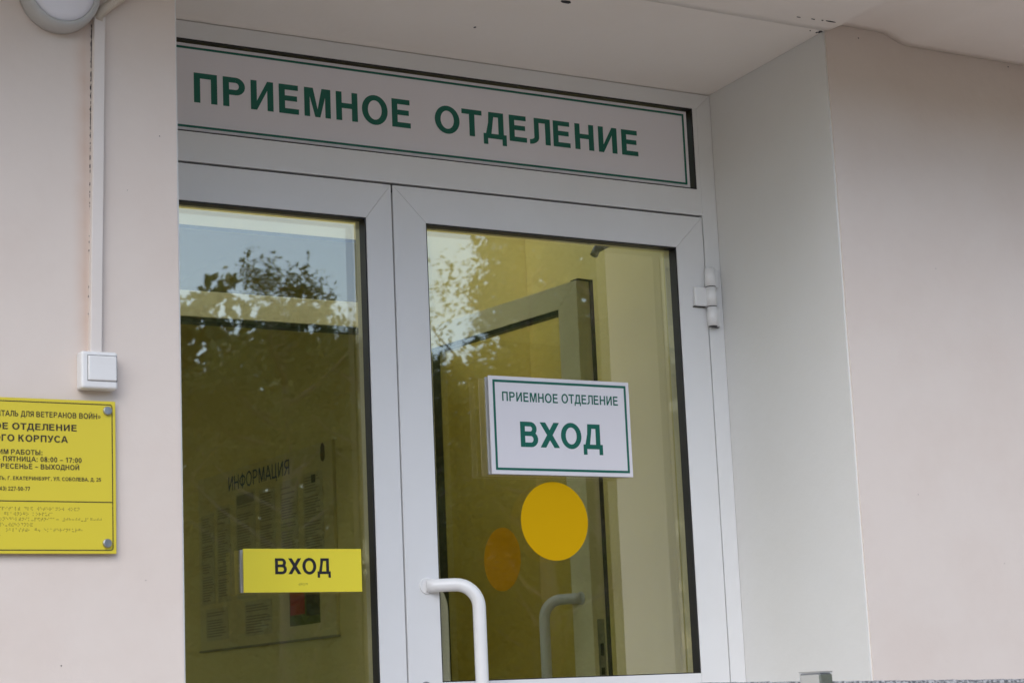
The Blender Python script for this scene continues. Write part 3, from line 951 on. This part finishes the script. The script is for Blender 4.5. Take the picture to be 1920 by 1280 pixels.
t = thing('wall_lamp', 'round grey rimmed lamp with white diffuser high on the left wall', 'lamp', (-1.004, W, 2.287))
bm = BM()
LC = (-1.004, 2.2875)
lathe_y(bm, *LC, [(0.0, W + 0.0005), (0.079, W + 0.0005), (0.080, W - 0.012), (0.0785, W - 0.034), (0.074, W - 0.043), (0.068, W - 0.046), (0.0655, W - 0.044), (0.0645, W - 0.040), (0.0, W - 0.040)], 64)
obj('rim', bm, M['lamp_rim'], t)
bm = BM()
lathe_y(bm, *LC, [(0.0642, W - 0.0402), (0.0635, W - 0.0425), (0.05, W - 0.0455), (0.025, W - 0.047), (0.0, W - 0.0475)], 64)
obj('diffuser', bm, M['diffuser'], t)

t = thing('light_switch', 'white surface light switch at the foot of the trunking above the plaque', 'switch', (-0.93, W, 1.49))
bm = BM(); box(bm, -0.9675, -0.8935, W - 0.030, W + 0.001, 1.4885, 1.5625, 0.0055, 4)
obj('housing', bm, M['plastic'], t)
bm = BM(); box(bm, -0.9545, -0.8965, W - 0.0335, W - 0.025, 1.5045, 1.5535, 0.0025, 2)
obj('rocker', bm, M['plastic'], t)
bm = BM(); ring(bm, (-0.9555, -0.8955, 1.5035, 1.5548), (-0.9546, -0.8964, 1.5044, 1.5536), W - 0.0304, W - 0.028)
obj('rocker_gap', bm, M['groove'], t)

# =================================================================== PORCH, LOWER RIGHT
t = thing('parapet', 'low white parapet with rough chipped grey top edge at the bottom right', 'parapet', (0.8, -1.3, -0.03))
def ptop(x):
    return 0.8715 - 0.0223 * (x + 0.036)
bm = BM()
prism(bm, [(-0.12, -0.03), (2.6, -0.03), (2.6, ptop(2.6) - 0.0066), (-0.12, ptop(-0.12) - 0.0066)], -1.36, -1.24, 0.0)
obj('panel', bm, M['parapet'], t)
bm = BM()
n = 700
rows = []
for i in range(n + 1):
    x = -0.12 + 2.72 * i / n
    a = 0.0016 * noise.noise((x * 55, 0, 0)) + 0.0014 * noise.noise((x * 170, 2, 0))
    b = 0.0022 * noise.noise((x * 60, 7, 0)) + 0.0018 * noise.noise((x * 190, 5, 0))
    z = ptop(x)
    rows.append([bm.verts.new(p) for p in ((x, -1.3625, z - 0.0062 + b), (x, -1.3615, z + a - .001), (x, -1.355, z + a), (x, -1.24, z + a), (x, -1.2385, z - 0.0062))])
for p, q in zip(rows, rows[1:]):
    for k in range(4):
        bm.faces.new((p[k], p[k + 1], q[k + 1], q[k]))
    bm.faces.new((p[4], p[0], q[0], q[4]))
obj('chipped_edge', bm, M['rim'], t)

t = thing('steel_post', 'short square stainless steel post in front of the white parapet', 'post', (0.10, -1.42, -0.03))
ra = R(20)
def rbox(bm, c, h, z0, z1, bev):
    b2 = BM(); box(b2, -h, h, -h, h, z0, z1, bev)
    b2.transform(Matrix.Translation((c[0], c[1], 0)) @ Matrix.Rotation(ra, 4, 'Z'))
    me = bpy.data.meshes.new('tmp'); b2.to_mesh(me); b2.free(); bm.from_mesh(me); bpy.data.meshes.remove(me)
bm = BM(); rbox(bm, (0.062, -1.42), 0.0215, -0.03, 0.8815, 0.0025)
obj('shaft', bm, M['steel'], t)
bm = BM(); rbox(bm, (0.062, -1.42), 0.0222, 0.8817, 0.8845, 0.0012)
obj('cap', bm, M['steel'], t)

# =================================================================== NOTICE BOARD IN THE CORRIDOR
s = thing('notice_board', 'pale information board headed ИНФОРМАЦИЯ on the corridor wall seen through the left door', 'notice board', (0.985, 3.04, 1.13))
def onwall(u, v, d):        # u runs from the board's left edge as read, d = how far it stands off
    return (0.999 - d, 3.70 - u, v)
def wbox(bm, u0, u1, v0, v1, d0, d1):
    box(bm, 0.999 - d1, 0.999 - d0, 3.70 - u1, 3.70 - u0, v0, v1)
bm = BM(); wbox(bm, 0.0, 1.295, 1.135, 1.845, 0.0, 0.012)
obj('panel', bm, M['board'], s)
bm = BM(); wbox(bm, -0.006, 1.301, 1.127, 1.1345, 0.0, 0.016)
obj('ledge', bm, M['text_grey'], s)
bm = BM()
add_text(bm, 'ИНФОРМАЦИЯ', 0.325, 0.918, 1.762, 0.058, 0.0128, 0.15, place=lambda u, v, d: onwall(u, v, 0.0122 + (0.0128 - d) * 3))
obj('lettering', bm, M['navy'], s, normals=False)
bm = BM()      # small oval crest with a crown on top
for u, v, a, b in ((1.215, 1.800, .021, .027), (1.215, 1.834, .013, .009), (1.203, 1.826, .007, .007), (1.227, 1.826, .007, .007)):
    p = [bm.verts.new(onwall(u + a * math.cos(R(20 * k)), v + b * math.sin(R(20 * k)), 0.0128)) for k in range(18)]
    bm.faces.new(p)
obj('emblem', bm, M['emblem'], s, normals=False)
sheets = [(0.03, 0.17, 1.32, 1.69), (0.20, 0.335, 1.32, 1.71), (0.40, 0.59, 1.32, 1.745), (0.63, 0.78, 1.36, 1.73), (0.83, 0.99, 1.36, 1.74), (1.04, 1.21, 1.38, 1.745),
          (0.07, 0.30, 1.17, 1.30), (0.47, 0.73, 1.17, 1.305)]
random.seed(5)
for q, (u0, u1, v0, v1) in enumerate(sheets):
    bm = BM(); wbox(bm, u0, u1, v0, v1, 0.0122, 0.0135)
    sh = obj('paper_sheet', bm, M['paper'], s)
    bm = BM()
    v = v1 - 0.015
    while v > v0 + 0.015:
        if random.random() < 0.86:
            e = u1 - 0.012 - random.random() * (u1 - u0) * 0.35
            wbox(bm, u0 + 0.012, e, v - 0.0045, v, 0.0136, 0.0139)
        v -= 0.0105
    if q == 2:
        wbox(bm, u0 + 0.01, u1 - 0.01, v1 - 0.05, v1 - 0.012, 0.0140, 0.0144)
    obj('print_lines', bm, M['text_grey'], sh)
bm = BM(); wbox(bm, 1.115, 1.15, 1.705, 1.735, 0.0136, 0.0142)
obj('picture', bm, M['photo_dark'], s)
bm = BM(); wbox(bm, 0.895, 1.16, 1.185, 1.33, 0.0122, 0.0135)
ph = obj('photo', bm, M['photo_green'], s)
bm = BM(); wbox(bm, 0.90, 1.03, 1.225, 1.33, 0.0136, 0.014)
obj('photo_figure', bm, M['photo_red'], ph)
bm = BM(); wbox(bm, 1.045, 1.16, 1.215, 1.33, 0.0136, 0.014)
obj('photo_ground', bm, M['photo_dark'], ph)

# =================================================================== TREES ACROSS THE YARD (mirrored in the panes, save the added strip on the left)
GZ = -0.764
def tree(name, label, x, y, h, rad, leaves, size, crown0, seed, lm, group='trees across the yard', clumps=26, spread=0.5):
    rnd = random.Random(seed)
    t = thing(name, label, 'tree', (x, y, GZ), 0, group)
    bm = BM()
    lean = Vector((rnd.uniform(-.3, .3), rnd.uniform(-.3, .3), 0))
    P = lambda k: Vector((x, y, GZ)) + lean * k + Vector((0, 0, h * 0.9 * k)) + Vector((0.12 * math.sin(k * 5 + seed), 0.12 * math.cos(k * 4 + seed), 0)) * k
    tube(bm, [P(k / 12) for k in range(11)], [0.012 + 0.13 * (h / 9) * (1 - k / 10) for k in range(11)], 8)
    cl = []
    for i in range(clumps):
        k = crown0 + (1 - crown0) * (i + rnd.random()) / clumps
        a = rnd.uniform(0, 2 * math.pi)
        prof = math.sin(math.pi * min(1, (k - crown0) / (1 - crown0) * 0.80 + 0.16)) ** 0.8
        ln = rad * prof * rnd.uniform(0.45, 1.05)
        base = P(max(0.12, k * 0.86 - 0.05))
        tip = base + Vector((math.cos(a) * ln, math.sin(a) * ln, ln * rnd.uniform(0.35, 1.0)))
        tip.z = min(tip.z, GZ + h)
        mid = base.lerp(tip, 0.5) + Vector((0, 0, -0.08 * ln))
        tube(bm, [base, mid, tip], [0.045, 0.028, 0.008], 5)
        for q in range(3):
            c = base.lerp(tip, rnd.uniform(0.45, 1.08)) + Vector((rnd.gauss(0, .22), rnd.gauss(0, .22), rnd.gauss(0, .2))) * spread * 2
            cl.append((c, rnd.uniform(0.25, 0.60) * (0.6 + 0.5 * prof)))
    obj('trunk', bm, M['bark'], t)
    verts, faces = [], []
    per = leaves // len(cl)
    for c, r in cl:
        for i in range(int(per * rnd.uniform(.6, 1.4))):
            d = Vector((rnd.gauss(0, 1), rnd.gauss(0, 1), rnd.gauss(0, .8)))
            d = d.normalized() * (r * rnd.random() ** 0.5)
            p = c + d
            n = Vector((rnd.gauss(0, 1), rnd.gauss(0, 1), rnd.gauss(0, 1))).normalized()
            u = n.orthogonal().normalized()
            u.rotate(Matrix.Rotation(rnd.uniform(0, 6.28), 3, n))
            v = n.cross(u)
            s = size * rnd.uniform(.6, 1.3)
            k = len(verts)
            verts += [p - u * s, p - v * s * .42 + n * s * .1, p + u * s, p + v * s * .42 + n * s * .1]
            faces.append((k, k + 1, k + 2, k + 3))
    me = bpy.data.meshes.new('crown')
    rm = Vector((x, y, GZ))
    me.from_pydata([v - rm for v in verts], [], faces)
    me.materials.append(lm)
    o = bpy.data.objects.new('crown', me)
    COL.objects.link(o)
    o.parent = t

tree('leafy_tree', 'young tree with upright branches mirrored at the top of the left pane', 9.75, -22.0, 10.6, 1.9, 15000, .045, 0.1, 11, M['leaf'], spread=.3, clumps=32)
tree('leafy_tree', 'lower tree mirrored at the left edge of the left pane', 7.4, -22.5, 9.7, 1.9, 13000, .045, 0.1, 12, M['leaf'], spread=.35, clumps=32)
tree('leafy_tree', 'tree mirrored at the right edge of the left pane', 11.5, -22.6, 10.1, 1.8, 14000, .045, 0.1, 13, M['leaf_pale'], spread=.35, clumps=32)
tree('leafy_tree', 'tall tree with sky gaps mirrored at the top left of the right pane', 13.9, -21.5, 12.5, 2.3, 14000, .05, 0.08, 14, M['leaf'], spread=.4, clumps=38)
tree('leafy_tree', 'tall dense tree mirrored in the middle of the right pane', 15.9, -23.0, 14, 2.6, 26000, .052, 0.08, 15, M['leaf'], spread=.45, clumps=40)
tree('leafy_tree', 'tall dense tree mirrored at the right of the right pane', 18.3, -22.0, 13.5, 2.8, 26000, .052, 0.08, 16, M['leaf_pale'], spread=.45, clumps=40)

def woodland(strips):
    rnd = random.Random(99)
    verts, faces = [], []
    for x0, x1, y, h, n, size, turn in strips:
      for i in range(n):
        x = rnd.uniform(x0, x1)
        top = h * (0.92 + 0.22 * noise.noise((x * 0.55, 3.3, 0)) + 0.16 * noise.noise((x * 1.7, 8.1, 0)))
        z = GZ + top * rnd.random() ** (0.8 if i % 2 else 1.4)
        p = Vector((x, y + rnd.uniform(-0.9, 0.9), z))
        if turn:
            p = Vector((p.y, p.x, p.z))
        nn = Vector((rnd.gauss(0, 1), rnd.gauss(0, 1), rnd.gauss(0, 1))).normalized()
        u = nn.orthogonal().normalized()
        u.rotate(Matrix.Rotation(rnd.uniform(0, 6.28), 3, nn))
        v = nn.cross(u)
        s = size * rnd.uniform(.6, 1.3)
        k = len(verts)
        verts += [p - u * s, p - v * s * .6, p + u * s, p + v * s * .6]
        faces.append((k, k + 1, k + 2, k + 3))
    me = bpy.data.meshes.new('woodland')
    me.from_pydata(verts, [], faces)
    me.materials.append(M['leaf_wood'])
    o = bpy.data.objects.new('woodland', me)
    COL.objects.link(o)
    o['kind'] = 'stuff'
woodland(((5, 23, -28, 8.2, 56000, 0.12, False), (3, 28, -34, 10.4, 50000, 0.16, False), (16.3, 24, -27, 12.5, 36000, 0.12, False),
          (3, 28, -36, 6.0, 30000, 0.24, False), (-40, 3, -33, 9.5, 16000, 0.3, False), (-30, 0, 34, 8.0, 9000, 0.3, True)))  # strip running off to the left is unseen, added to block low sky light
